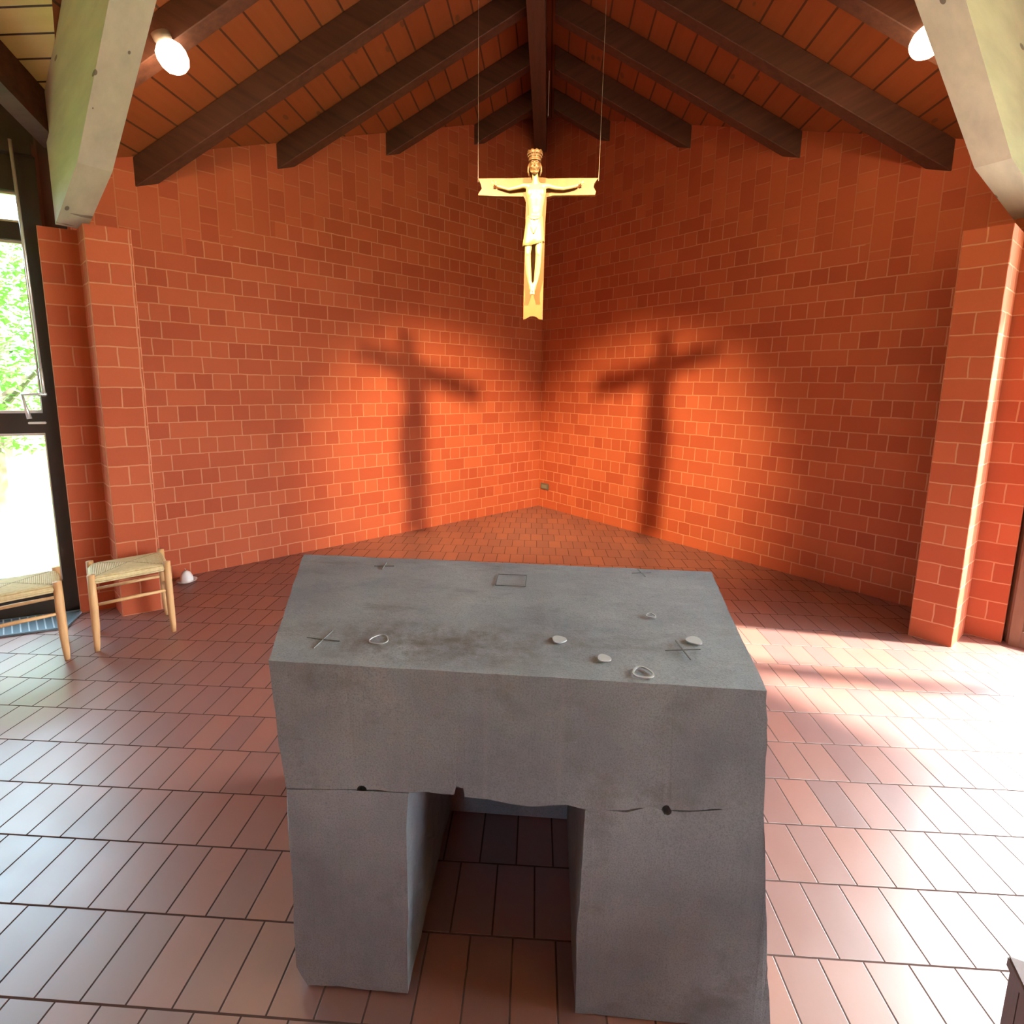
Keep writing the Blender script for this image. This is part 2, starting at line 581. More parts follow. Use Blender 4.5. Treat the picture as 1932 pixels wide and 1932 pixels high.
# back walls behind the viewer, with unglazed gaps sized to set the fill light
def opening_wall(name, p0, p1, openings, thick=.24, zh=2.45, mat=None, sill=.1):
    p0 = Vector((*p0, 0)); p1 = Vector((*p1, 0))
    L = (p1 - p0).length
    ang = math.atan2(p1.y - p0.y, p1.x - p0.x)
    rot = Matrix.Rotation(ang, 3, 'Z')
    bm = bmesh.new()
    cuts = sorted({0, L, *[v for o_ in openings for v in o_]})
    for a, b in zip(cuts, cuts[1:]):
        op = any(o_[0] <= a + 1e-6 and b - 1e-6 <= o_[1] for o_ in openings)
        n = max(2, int((b - a) / .5))
        for (zlo, top) in (((zh, None),) if not op else ((zh, None),)):
            pass
        segs = [(0, None)] if not op else [(zh, None), (0, sill)]
        for zlo, zhi in segs:
            for i in range(n):
                s0 = a + (b - a) * i / n
                s1 = a + (b - a) * (i + 1) / n
                vs = []
                for s_, off in ((s0, 0), (s1, 0), (s1, -thick), (s0, -thick)):
                    w = rot @ Vector((s_, off, 0)) + p0
                    zt = board_z(w.x, w.y) - .002 if zhi is None else zhi
                    vs.append((s_, off, max(zt, zlo + .01)))
                lo = [bm.verts.new((v[0], v[1], zlo)) for v in vs]
                hi = [bm.verts.new(v) for v in vs]
                bm.faces.new(lo)
                bm.faces.new(hi[::-1])
                for j in range(4):
                    j2 = (j + 1) % 4
                    bm.faces.new([lo[j], lo[j2], hi[j2], hi[j]])
    return struct(obj(name, bm, mat or M['brickB'], loc=p0, rotz=ang))

opening_wall('wall_back_left', (-6.2, -6.2), (0, -12.4), [(7.2, 8.2)])
opening_wall('wall_back_right', (0, -12.4), (6.2, -6.2), [(7.0, 8.0)])

# ---- pillars (two joined blocks each, rotated to the wall they stand by)
def pillar(name, label, blocks):
    t = thing(name, label, 'pillar')
    for nm, plan, h in blocks:
        p0, p1 = Vector(plan[0]), Vector(plan[1])
        ang = math.atan2(p1.y - p0.y, p1.x - p0.x)
        inv = Matrix.Rotation(-ang, 3, 'Z')
        bm = bmesh.new()
        add_prism(bm, [inv @ Vector((q_[0] - p0.x, q_[1] - p0.y, 0)) for q_ in plan], (0, 0, h))
        bmesh.ops.bevel(bm, geom=[e for e in bm.edges if abs(e.verts[0].co.z - e.verts[1].co.z) > .1], offset=.004, segments=1, affect='EDGES')
        obj(nm, bm, M['brickP'], t, loc=(p0.x, p0.y, 0), rotz=ang)
    return t
pillar('brick_pillar', 'red brick pillar on the window side behind the rush stool, lit by the garden door', [
    ('front_pier', [(-2.672, -3.468), (-2.487, -3.333), (-2.70, -3.121), (-2.83, -3.345)], 2.46),
    ('side_pier', [(-2.985, -3.452), (-2.80, -3.325), (-2.70, -3.125), (-2.98, -3.0), (-3.10, -3.30)], 2.455)])
pillar('brick_pillar', 'red brick pillar beside the sunlit glare, its edge burnt white by daylight', [
    ('front_pier', [(2.437, -3.201), (2.594, -3.344), (2.815, -3.148), (2.62, -2.98)], 2.46),
    ('side_pier', [(2.805, -3.13), (2.965, -3.243), (3.06, -3.15), (2.93, -2.95), (2.70, -2.98)], 2.455)])
def closing_panel(name, plan, mat):
    bm = bmesh.new()
    lo = [bm.verts.new((x, y, 0)) for x, y in plan]
    hi = [bm.verts.new((x, y, board_z(x, y) - .004)) for x, y in plan]
    bm.faces.new(lo); bm.faces.new(hi[::-1])
    for i in range(len(plan)):
        k = (i + 1) % len(plan)
        bm.faces.new([lo[i], lo[k], hi[k], hi[i]])
    return struct(obj(name, bm, mat))
closing_panel('trim_1', [(-3.115, -3.115), (-3.02, -3.385), (-3.09, -3.42), (-3.28, -3.28)], M['frame'])
closing_panel('trim_2', [(3.045, -3.045), (2.995, -3.24), (3.04, -3.30), (3.22, -3.22)], M['framebr'])

# ---- apse rafters
def rafter(side, yf, xo, label):
    """side -1 left / +1 right, front face at yf, from the ridge beam out to |x| = xo"""
    bm = bmesh.new()
    x0 = .075
    def zl(x):
        return ZR - .2 - SL * x
    poly = [Vector((side * x0, yf, zl(x0))), Vector((side * xo, yf, zl(xo))), Vector((side * xo, yf, ZR - SL * xo - .003)), Vector((side * x0, yf, ZR - SL * x0 - .003))]
    c = Vector((side * xo / 2, yf, zl(xo / 2)))
    ang = -side * math.atan(SL)
    # local frame along the rafter so that the grain follows it
    inv = Matrix.Rotation(ang, 4, 'Y').inverted()
    add_prism(bm, [(inv @ (p - c).to_4d()).to_3d() for p in poly], (0, .1, 0))
    bmesh.ops.bevel(bm, geom=bm.edges[:], offset=.004, segments=1, affect='EDGES')
    o = obj('rafter', bm, M['rafter'])
    # rotation by +ang about Y maps local x onto the slope
    o.location = c
    o.rotation_euler = (0, ang, 0)
    return tag(o, label, 'rafter', 'rafters of the left roof slope' if side < 0 else 'rafters of the right roof slope')

LY = [(-.75, .95, 'dark short rafter on the left slope nearest the corner behind the cross'),
      (-1.47, 1.65, 'second dark rafter from the corner on the left slope, ending in the brick'),
      (-2.16, 2.34, 'third dark rafter from the corner on the left slope, long end in the brick'),
      (-2.84, 3.02, 'dark rafter on the left slope whose end meets brick beside the green-lit beam'),
      (-3.53, 2.66, 'dark rafter on the left slope carrying the glowing lamp')]
RY = [(-.67, .85, 'dark short rafter on the right slope nearest the corner behind the cross'),
      (-1.34, 1.50, 'second rafter from the corner on the right slope, reddish in warm light'),
      (-2.02, 2.19, 'third rafter from the corner on the right slope, dull red, fading into brick'),
      (-2.69, 2.87, 'right slope rafter whose black end meets brick beside the pale beam'),
      (-3.37, 2.50, 'broad brown rafter on the right slope carrying the lamp')]
for y, xo, lb in LY:
    rafter(-1, y, xo, lb)
for y, xo, lb in RY:
    rafter(1, y, xo, lb)

# ridge beam
bm = bmesh.new()
add_box(bm, (-.068, -2.9 - 3.2, -.19), (.068, 3.0, .19))
bmesh.ops.bevel(bm, geom=bm.edges[:], offset=.005, segments=1, affect='EDGES')
o = obj('ridge_beam', bm, wood_mat('dark_ridge_beam', (.12, .05, .03), (.07, .03, .018), .6, (22, 1.5, 22)), loc=(-.066, -3.05, 4.455))
tag(o, 'dark ridge beam running along the roof peak above the cross', 'beam')

# ---- big valley beams
def valley_beam(name, label, b, deg, sx, off, prof, length=3.6):
    """profile in the vertical plane through b along the plan angle; off: width on the apse side"""
    u = Vector((sx * math.cos(math.radians(deg)), -math.sin(math.radians(deg)), 0))
    n = Vector((-u.y, u.x, 0)) * off
    top = []
    N = 14
    s_end = prof[-1][0]
    for i in range(N + 1):
        s = prof[0][0] + (s_end - prof[0][0]) * i / N
        z = 9
        for w in (0, 1):
            p = Vector((b[0], b[1], 0)) + u * s + n * w
            z = min(z, board_z(p.x, p.y))
        top.append((s, z - .006))
    mb = Matrix((u, Vector((-u.y, u.x, 0)), Vector((0, 0, 1)))).transposed()
    bm = bmesh.new()
    poly = [Vector((s, 0, z)) for s, z in prof] + [Vector((s, 0, z)) for s, z in top[::-1]]
    add_prism(bm, poly, (0, off, 0))
    o = obj(name, bm, M['glulam'])
    o.location = (b[0], b[1], 0)
    o.rotation_euler = (0, 0, math.atan2(u.y, u.x))
    return tag(o, label, 'beam')
valley_beam('valley_beam', 'massive pale beam resting on the left pillar, its near side tinted green by the garden light', (-2.863, -3.448), 35, 1, .145,
            [(0.0, 2.46), (.64, 2.645), (1.42, 3.085), (3.15, 4.05)])
valley_beam('valley_beam', 'massive pale knotty beam resting on the right pillar, warm lit', (2.68, -3.29), 37, -1, -.145,
            [(-.62, 2.462), (-.50, 2.462), (-.44, 2.60), (.34, 2.725), (1.2, 3.14), (3.05, 4.0)])

# ---- transept rafters (left) seen beyond the left beam
def trafter(sx, x, y0, y1, label):
    bm = bmesh.new()
    def zl(y):
        return ZR - .23 - SL * abs(y - YC)
    def zt(y):
        return ZR - SL * abs(y - YC) - .003
    poly = [Vector((x, y0, zl(y0))), Vector((x, y1, zl(y1))), Vector((x, y1, zt(y1))), Vector((x, y0, zt(y0)))]
    add_prism(bm, poly, (sx * .12, 0, 0))
    o = obj('rafter', bm, M['rafter'])
    return tag(o, label, 'rafter', 'rafters beyond the big beams')
trafter(-1, -2.79, -6.1, -3.42, 'rafter with a lit underside seen outside the left big beam')
trafter(-1, -3.46, -6.1, -3.62, 'dark rafter above the garden door top')
trafter(1, 2.95, -6.1, -3.42, 'rafter above the right hand glazing')

# ------------------------------------------------------------------ glazing
def window_unit(idx, p, ang, width, head, mat, rows, gable=True, deep=.09, sw0=.09, sw1=.09):
    """local x runs along the wall from p, local y is outwards(+).  rows: list of pane (z0, z1)"""
    root = bpy.data.objects.new('window_%d' % idx, None)
    link(root)
    root.location = (p[0], p[1], 0)
    root.rotation_euler = (0, 0, ang)
    root['kind'] = 'structure'
    bm = bmesh.new()
    add_box(bm, (0, 0, 0), (sw0, deep, head))
    add_box(bm, (width - sw1, 0, 0), (width, deep, head))
    zs = [0.0] + [v for r in rows for v in r] + [head]
    for a, b in zip(zs[0::2], zs[1::2]):
        add_box(bm, (sw0, .004, a), (width - sw1, deep - .004, b))
    obj('window_frame', bm, mat, root)
    # rebate beads round every pane
    bm = bmesh.new()
    for z0, z1 in rows:
        for a, b in (((sw0, .03, z0), (sw0 + .018, .05, z1)), ((width - sw1 - .018, .03, z0), (width - sw1, .05, z1)),
                     ((sw0, .03, z0), (width - sw1, .05, z0 + .018)), ((sw0, .03, z1 - .018), (width - sw1, .05, z1))):
            add_box(bm, a, b)
    obj('glazing_bead', bm, M['metal'], root)
    for z0, z1 in rows:
        bm = bmesh.new()
        add_box(bm, (sw0 + .005, .052, z0 + .005), (width - sw1 - .005, .058, z1 - .005))
        obj('pane', bm, M['glass'], root)
    if gable:
        bm = bmesh.new()
        n = 4
        rot = Matrix.Rotation(ang, 3, 'Z')
        for i in range(n):
            x0, x1 = width * i / n, width * (i + 1) / n
            vs = []
            for x, y in ((x0, .01), (x1, .01), (x1, deep - .01), (x0, deep - .01)):
                w = rot @ Vector((x, y, 0)) + Vector((p[0], p[1], 0))
                vs.append((x, y, max(board_z(w.x, w.y) - .004, head + .01)))
            lo = [bm.verts.new((v[0], v[1], head + .001)) for v in vs]
            hi = [bm.verts.new(v) for v in vs]
            bm.faces.new(lo); bm.faces.new(hi[::-1])
            for j in range(4):
                k = (j + 1) % 4
                bm.faces.new([lo[j], lo[k], hi[k], hi[j]])
        obj('gable_panel', bm, mat, root)
        obj('head_rail', box((0, -.03, head + .10), (width, .012, head + .17)), mat, root)
    return root

ROWS = [(.215, 1.205), (1.33, 2.375), (2.475, 2.655)]
a1 = math.atan2(-.46173528, -.88701777)       # direction of the left glazing
# left units: the wall runs away from the pillar; outwards is the local -y side there, so mirror by starting at the far end
def left_unit(idx, p, ang, width, **kw):
    far = (p[0] + math.cos(ang) * width, p[1] + math.sin(ang) * width)
    return window_unit(idx, far, ang + PI, width, 2.76, M['frame'], ROWS, **kw)
w1 = left_unit(1, (-3.01, -3.392), a1, .98, sw1=.10)
p = Vector((-3.01 + math.cos(a1) * .98, -3.392 + math.sin(a1) * .98))
for i in range(3):
    left_unit(2 + i, p, math.radians(225), 1.06)
    p = p + Vector((-S, -S)) * 1.06
p = Vector((2.985, -3.265))
for i in range(4):
    window_unit(5 + i, p, math.radians(-45), 1.08, 2.76, M['framebr'], [(.10, 2.62)], sw0=.05)
    p = p + Vector((S, -S)) * 1.08

# opener rod, handle and slot plate of the first left window (local frame of the wall)
un = Vector((-.88701777, -.46173528, 0)); nn = Vector((.46173528, -.88701777, 0))
wo = Vector((-3.025, -3.40, 0))
def W(u, z, off):
    return wo + un * u + nn * off + Vector((0, 0, z))
t = thing('window_opener', 'slim steel opener rod with crank handle on the dark garden window frame', 'window opener', W(.06, 1.43, .06))
loc0 = W(.06, 1.43, .06)
R_ = lambda u, z, off: W(u, z, off) - loc0
obj('rod', tube([R_(.066, 2.92, .055), R_(.05, 1.60, .055)], .0085, 10), M['metal'], t, smooth=True)
obj('socket', tube([R_(.05, 1.61, .055), R_(.048, 1.44, .055)], .0095, 10), M['metal'], t, smooth=True)
obj('handle', tube([R_(.035, 1.452, .055), R_(.155, 1.45, .06)], .009, 10), M['metal'], t, smooth=True)
obj('grip', tube([R_(.152, 1.455, .06), R_(.135, 1.36, .07), R_(.125, 1.30, .07)], [.007, .010, .013], 10), M['metal'], t, smooth=True)
t2 = obj('slot_plate', box((-.045, -.006, -.007), (.045, .006, .007), .003), M['metal'], loc=W(.115, 1.27, .002), rotz=a1)
tag(t2, 'thin steel strip on the middle rail of the dark garden window frame', 'fitting')
t3 = obj('door_stop_bar', box((-.30, -.02, -.02), (.30, .02, .02), .004), M['metal'], loc=W(.62, .27, .03), rotz=a1)
tag(t3, 'pale metal bar low across the garden window behind the cut-off stool', 'fitting')

# floor convector grille
def grille():
    A = Vector((-3.03, -3.42)); B = Vector((-2.86, -3.575))
    d = Vector((-.886, -.462))
    n_ = Vector((.462, -.886))
    wd = .27
    base = Vector((A.x, A.y, 0)) + Vector((n_.x, n_.y, 0)) * .012
    t = thing('floor_grille', 'blue-grey slatted floor grille along the foot of the garden window', 'grille', base, math.atan2(d.y, d.x))
    L = 1.6
    # local: x along, +y is n_ rotated: local y = (-d.y, d.x) = (.462,-.886) = towards the room
    bm = bmesh.new()
    add_box(bm, (-.02, 0, .001), (L, .012, .014))
    add_box(bm, (-.02, wd - .012, .001), (L, wd, .014))
    add_box(bm, (-.032, 0, .001), (-.02, wd, .014))
    obj('grille_frame', bm, M['grille'], t)
    obj('trough', box((-.02, .012, .0008), (L, wd - .012, .003)), M['grille'], t)
    for i in range(40):
        x = .012 + i * .04
        bm = bmesh.new()
        add_prism(bm, [Vector((x, .012, .003)), Vector((x + .007, .012, .003)), Vector((x + .007 - .10, wd - .012, .003)), Vector((x - .10, wd - .012, .003))], (0, 0, .010))
        if x - .10 > -.02:
            obj('slat', bm, M['grillel'], t)
        else:
            bm.free()
grille()

# wall head mortar between left rafters
for a, b_, z in ((2.26, 2.82, 0), (1.57, 2.14, 0)):
    pass

# ------------------------------------------------------------------ altar
def resample(poly, step):
    out = []
    n = len(poly)
    for i in range(n):
        a, b = Vector(poly[i]), Vector(poly[(i + 1) % n])
        k = max(1, int((b - a).length / step))
        for j in range(k):
            out.append(a + (b - a) * (j / k))
    return out

def stone_block(name, poly_front, xmap, y0, y1, parent, K=26, amp=.0045, step=.022, seed=0, ymod=None):
    """poly_front: (x, z) outline at the front; xmap(x, f) gives x at depth fraction f"""
    pts = resample([(x, z) for x, z in poly_front], step)
    bm = bmesh.new()
    rings = []
    for k in range(K + 1):
        f = k / K
        y = y0 + (y1 - y0) * f
        ring = []
        for (x, z) in pts:
            X = xmap(x, z, f)
            nv = noise.noise_vector(Vector((X * 9 + seed, y * 9, z * 9))) * amp + noise.noise_vector(Vector((X * 38 + seed, y * 38, z * 38))) * amp * .5
            zz = max(.002, z + nv.z * (.35 if z > .89 else 1))
            yy = y + (nv.y * .5 if k in (0, K) else 0)
            ring.append(bm.verts.new((X + nv.x, yy, zz)))
        rings.append(ring)
    n = len(pts)
    for a, b in zip(rings, rings[1:]):
        for i in range(n):
            j = (i + 1) % n
            bm.faces.new([a[i], a[j], b[j], b[i]])
    c1 = bm.faces.new(rings[0][::-1])
    c2 = bm.faces.new(rings[-1])
    bmesh.ops.triangulate(bm, faces=[c1, c2])
    return obj(name, bm, M['stone'], parent)

def arc(cx, cz, r, a0, a1, n=7):
    return [(cx + r * math.cos(math.radians(a0 + (a1 - a0) * i / n)), cz + r * math.sin(math.radians(a0 + (a1 - a0) * i / n))) for i in range(n + 1)]

AY0, AY1 = -5.35, -4.63
def build_altar():
    t = thing('stone_altar', 'dark grey stone block altar on two slab legs, rough edges and wax marks', 'altar', (.05, AY0, 0))
    base = Vector((.05, AY0, 0))
    def xm(x, z, f):
        # outer sides widen towards the back
        X = x
        if x < -.45:
            X = x - .275 * f
        elif x > .5:
            X = x + (.105 if z > .5 else .05) * f
        elif x < -.25:
            X = x - .275 * f * (x + .25) / (-.2)
        return X - base.x
    # lintel: top, then chipped underside with notches and drilled half-holes
    lint = [(-.540, .903), (.588, .897), (.600, .75), (.606, .604)]
    lint += [(.52, .602), (.47, .592), (.412, .590)] + arc(.392, .588, .012, 0, 180, 6) + [(.33, .590), (.30, .578), (.255, .580), (.22, .574), (.17, .580)]
    lint += [(.162, .580), (.156, .608), (.138, .612), (.132, .585), (.128, .575), (.09, .568), (.06, .570), (.035, .573), (.01, .583), (-.03, .582), (-.06, .584), (-.078, .586)]
    lint += [(-.080, .607), (-.098, .609), (-.103, .588), (-.13, .586), (-.17, .589), (-.20, .586), (-.26, .584)]
    lint += [(-.31, .583)] + arc(-.327, .582, .012, 0, 180, 6) + [(-.38, .580), (-.45, .577), (-.517, .572)]
    top = stone_block('top_slab', lint, lambda x, z, f: xm(x, z, f), 0, AY1 - AY0, t, seed=3)
    # legs
    ll = [(-.516, .569)] + [(-.45, .574), (-.38, .577), (-.339, .579)] + arc(-.327, .579, .012, 180, 360, 6) + [(-.26, .581), (-.216, .583), (-.219, .3), (-.224, .01), (-.488, .005), (-.515, .06), (-.512, .3)]
    stone_block('slab_leg', ll, lambda x, z, f: xm(x, z, f), .0, AY1 - AY0 - .02, t, seed=11)
    rl = [(.205, .571), (.25, .577), (.30, .575), (.34, .587), (.38, .586)] + arc(.392, .586, .012, 180, 360, 6) + [(.47, .589), (.52, .599), (.607, .601), (.638, .3), (.672, .005), (.201, .003), (.200, .3)]
    stone_block('slab_leg', rl, lambda x, z, f: xm(x, z, f), .0, AY1 - AY0 - .02, t, seed=23)
    obj('unseen_back_slab', box((-.40, AY1 - AY0 - .16, .003), (.40, AY1 - AY0 - .04, .570), .004), M['stone'], t)  # guessed slab out of view, added to keep the opening between the legs dark
    # incised crosses on the table
    def at(x, y, z=.9035):
        return Vector((x, y, z)) - base
    for (x, y, s, r) in ((-.473, -4.72, .035, .1), (.438, -4.686, .035, .2), (.446, -5.205, .045, .15), (-.458, -5.243, .045, -.1), (-.011, -4.80, .05, 0)):
        bm = bmesh.new()
        mt = Matrix.Translation(at(x, y)) @ Matrix.Rotation(r, 4, 'Z')
        if abs(x) > .02:
            add_box(bm, (-s, -.0011, -.001), (s, .0011, .0010), mt)
            add_box(bm, (-.0013, -s, -.001), (.0013, s, .0014), mt)
        else:
            for a, b_ in (((-s, -s, -.001), (s, -s + .003, .0006)), ((-s, s - .003, -.001), (s, s, .0006)), ((-s, -s, -.001), (-s + .003, s, .0006)), ((s - .003, -s, -.001), (s, s, .0006))):
                add_box(bm, a, b_, mt)
        obj('incised_cross' if abs(x) > .02 else 'sepulchre_outline', bm, M['stonedark'], t)
    for (x, y, r, w) in ((.328, -5.315, .024, .004), (.488, -5.153, .020, .02), (.405, -5.019, .014, .003), (-.317, -5.229, .024, .0022), (.246, -5.262, .016, .016), (.14, -5.183, .018, .018)):
        bm = bmesh.new()
        seg = 28
        a = []; c = []
        for k in range(seg):
            th = 2 * PI * k / seg
            rr = r * (1 + .08 * math.sin(3 * th + x * 9))
            a.append(bm.verts.new(at(x + rr * math.cos(th), y + rr * math.sin(th), .9042)))
            if w < r - .001:
                ri = rr - w
                c.append(bm.verts.new(at(x + ri * math.cos(th), y + ri * math.sin(th), .9042)))
        if c:
            for k in range(seg):
                k2 = (k + 1) % seg
                bm.faces.new([a[k], a[k2], c[k2], c[k]])
        else:
            bm.faces.new(a)
        ret = bmesh.ops.extrude_face_region(bm, geom=bm.faces[:])
        bmesh.ops.translate(bm, verts=[g for g in ret['geom'] if isinstance(g, bmesh.types.BMVert)], vec=(0, 0, -.003))
        obj('wax_ring' if w < r - .001 else 'wax_spot', bm, M['wax'], t)
build_altar()

# ------------------------------------------------------------------ crucifix
def remeshed(name, bm, mat, parent, voxel, smooth_it=4):
    me = bpy.data.meshes.new(name + '_src')
    bmesh.ops.recalc_face_normals(bm, faces=bm.faces)
    bm.to_mesh(me); bm.free()
    tmp = bpy.data.objects.new(name + '_src', me)
    col.objects.link(tmp)
    md = tmp.modifiers.new('r', 'REMESH'); md.mode = 'VOXEL'; md.voxel_size = voxel
    sm = tmp.modifiers.new('s', 'SMOOTH'); sm.factor = .5; sm.iterations = smooth_it
    dg = bpy.context.evaluated_depsgraph_get()
    ev = tmp.evaluated_get(dg)
    me2 = bpy.data.meshes.new_from_object(ev)
    me2.name = name
    bpy.data.objects.remove(tmp)
    me2.materials.clear()
    me2.materials.append(mat)
    for p_ in me2.polygons:
        p_.use_smooth = True
    o = bpy.data.objects.new(name, me2)
    return link(o, parent)

def ball(bm, c, r, sc=(1, 1, 1), seg=16):
    mt = Matrix.Translation(Vector(c)) @ Matrix.Diagonal((sc[0] * r, sc[1] * r, sc[2] * r, 1))
    bmesh.ops.create_uvsphere(bm, u_segments=seg, v_segments=seg // 2 + 2, radius=1, matrix=mt)

def build_crucifix():
    YX = -3.5
    org = Vector((-.003, YX, 1.915))
    t = thing('crucifix', 'golden carved crucifix hanging on thin wires in front of the brick corner', 'crucifix', org)
    # pixel (px, py) of the photo -> metres on the plane of the cross, relative to org (scale 354 px/m)
    def P(px, py, y=0.0):
        return Vector(((px - 1006.5) / 351.0, y, (603 - py) / 354.0))
    # ---- board: upright and arms, one outline
    bl = []
    for a in ((989, 603), (991, 600)):
        pass
    def curve(pts):
        return [P(*p_) for p_ in pts]
    out = curve([(988, 603), (994, 601), (1000, 596), (1006, 595), (1013, 596), (1019, 602), (1026, 603),
                 (1026.5, 500), (1027, 420), (1028, 373), (1040, 370), (1120, 371), (1122, 364), (1116, 357), (1117, 350), (1126, 340),
                 (1076, 340), (1030, 341), (1024, 338), (1020, 338), (992, 338), (960, 339), (930, 338.5), (896, 338), (903, 349), (905, 357), (897, 366), (897, 369), (930, 370.5),
                 (985, 371), (990, 380), (989, 460), (988, 540)])
    bm = bmesh.new()
    add_prism(bm, [v + Vector((0, 0, 0)) for v in out], (0, .026, 0))
    bmesh.ops.bevel(bm, geom=bm.edges[:], offset=.002, segments=1, affect='EDGES')
    obj('cross_board', bm, M['crossw'], t)
    # ---- figure: torso, arms, legs, neck and feet as one continuous carved surface
    X = Vector((1, 0, 0)); Y = Vector((0, 1, 0)); Z = Vector((0, 0, 1))
    bm = bmesh.new()
    D = -.020
    # torso (wide chest narrowing to waist, then hips)
    add_tube(bm, [P(1008, 350, D), P(1008, 356, D - .004), P(1008.5, 366, D - .008), P(1009, 382, D - .010), P(1009, 398, D - .008), P(1008.5, 411, D - .008), P(1007.5, 424, D - .010), P(1006.5, 440, D - .010), P(1006.5, 452, D - .008)],
             [(.020, .014), (.048, .022), (.055, .027), (.046, .030), (.037, .025), (.036, .026), (.043, .030), (.046, .032), (.044, .030)], 20, flat=(X, Y))
    # rib cage and belly relief
    ball(bm, P(999, 371, D - .028), .020, (1, .5, 1.2)); ball(bm, P(1018, 371, D - .028), .020, (1, .5, 1.2))
    ball(bm, P(1008.5, 404, D - .026), .020, (1.05, .55, 1.35))
    # neck
    add_tube(bm, [P(1006, 336, D - .016), P(1007, 346, D - .012), P(1008, 356, D - .004)], [.016, .0165, .022], 14)
    # arms
    add_tube(bm, [P(1000, 358, D - .006), P(984, 356, D - .004), P(970, 359, D), P(957, 361, D + .002), P(945, 358, D), P(934, 355, D - .002)], [.017, .0125, .0105, .0095, .0085, .0065], 12)
    add_tube(bm, [P(1017, 358, D - .006), P(1032, 357, D - .004), P(1046, 360, D), P(1060, 361, D + .002), P(1074, 359, D), P(1087, 356, D - .002)], [.017, .0125, .0105, .0095, .0085, .0065], 12)
    # hands: palm, four fingers and thumb
    for sx, hx, hy in ((-1, 931, 353), (1, 1090, 353)):
        c = P(hx, hy, D - .002)
        add_tube(bm, [c + Vector((-sx * .006, 0, -.002)), c + Vector((sx * .012, 0, .004))], [(.0085, .004), (.0095, .004)], 10)
        for i in range(4):
            a = math.radians(18 + i * 17)
            L = (.020, .024, .023, .018)[i]
            d = Vector((sx * math.cos(a), -.2, math.sin(a)))
            b0 = c + Vector((sx * .008, 0, -.006 + i * .0045))
            add_tube(bm, [b0, b0 + d * L * .55, b0 + (d + Vector((0, -.35, 0))) * L], [.0030, .0027, .0021], 8)
        b0 = c + Vector((-sx * .002, 0, .004))
        add_tube(bm, [b0, b0 + Vector((-sx * .002, -.002, .012)), b0 + Vector((sx * .002, -.003, .019))], [.0036, .0031, .0024], 8)
    # legs: thighs, knees, shins meeting at the ankles, feet pointing down
    for sx, pts in ((-1, [(998, 446), (996.5, 465), (995.5, 481), (996, 496), (997.5, 515), (1000, 532), (1003, 541), (1004.5, 549), (1005, 558)]),
                    (1, [(1015, 446), (1016, 465), (1016, 481), (1015.5, 496), (1014, 515), (1011.5, 532), (1008.5, 541), (1007, 549), (1006, 558)])):
        r = [.022, .0205, .0165, .0165, .0155, .0115, .0105, .0115, .0065]
        yd = [D - .008, D - .014, D - .024, D - .018, D - .012, D - .012, D - .018, D - .026, D - .034]
        add_tube(bm, [P(a, b, c) for (a, b), c in zip(pts, yd)], r, 12)
        ball(bm, P(pts[2][0], pts[2][1] + 1, D - .036), .0085, (1, .8, 1.2), 12)
        f = P(pts[7][0], pts[7][1], D - .03)
        for i in range(4):
            q0 = f + Vector((sx * (.001 + i * .0026), -.004, -.012))
            add_tube(bm, [q0, q0 + Vector((-sx * .001, -.004, -.014))], [.0025, .002], 6)
    body = remeshed('figure', bm, M['gold'], t, .0030, 3)
    body['label'] = 'pale gilded carved figure with outstretched arms'
    # ---- head with face, hair and beard
    bm = bmesh.new()
    hc = P(1005.5, 325, D - .022)
    ball(bm, hc, .032, (.86, .95, 1.28), 24)
    ball(bm, hc + Vector((0, -.016, -.020)), .018, (.95, .9, 1.1), 16)                       # jaw
    add_tube(bm, [hc + Vector((0, -.028, .014)), hc + Vector((0, -.034, 0)), hc + Vector((0, -.042, -.009))], [.0035, .0045, .0062], 10)   # nose
    for sx in (-1, 1):
        add_tube(bm, [hc + Vector((sx * .003, -.031, .014)), hc + Vector((sx * .012, -.031, .018)), hc + Vector((sx * .022, -.022, .013))], [.0035, .0040, .003], 8)  # brow
        ball(bm, hc + Vector((sx * .0115, -.026, .006)), .0068, (1.15, .8, .8), 12)           # eye
        ball(bm, hc + Vector((sx * .014, -.022, -.008)), .009, (1, .8, .9), 12)               # cheek
        ball(bm, hc + Vector((sx * .0285, -.002, .002)), .008, (.5, .8, 1.2), 12)             # ear
    add_tube(bm, [hc + Vector((-.010, -.032, -.0155)), hc + Vector((0, -.036, -.0145)), hc + Vector((.010, -.032, -.0155))], [.002, .0030, .002], 8)
    add_tube(bm, [hc + Vector((-.009, -.031, -.0205)), hc + Vector((0, -.0345, -.0215)), hc + Vector((.009, -.031, -.0205))], [.002, .0030, .002], 8)
    head = remeshed('head', bm, M['gold_shaded'], t, .0022, 2)
    head['label'] = 'carved gilded head with a long nose, shade put into its darker colour'
    # hair falling at both sides
    for sx in (-1, 1):
        bm = bmesh.new()
        for i in range(4):
            a = .2 + i * .22
            q = [hc + Vector((sx * .026 * math.cos(a * .3), .004 + i * .006, .022)), hc + Vector((sx * (.033 - i * .001), .004 + i * .006, 0)),
                 hc + Vector((sx * (.034 - i * .002), .006 + i * .005, -.022)), hc + Vector((sx * (.028 - i * .002), .006 + i * .004, -.044))]
            add_tube(bm, q, [.0045, .0062, .0060, .0035], 8)
        obj('hair', bm, M['gold_shaded'], head, smooth=True)
    # beard
    bm = bmesh.new()
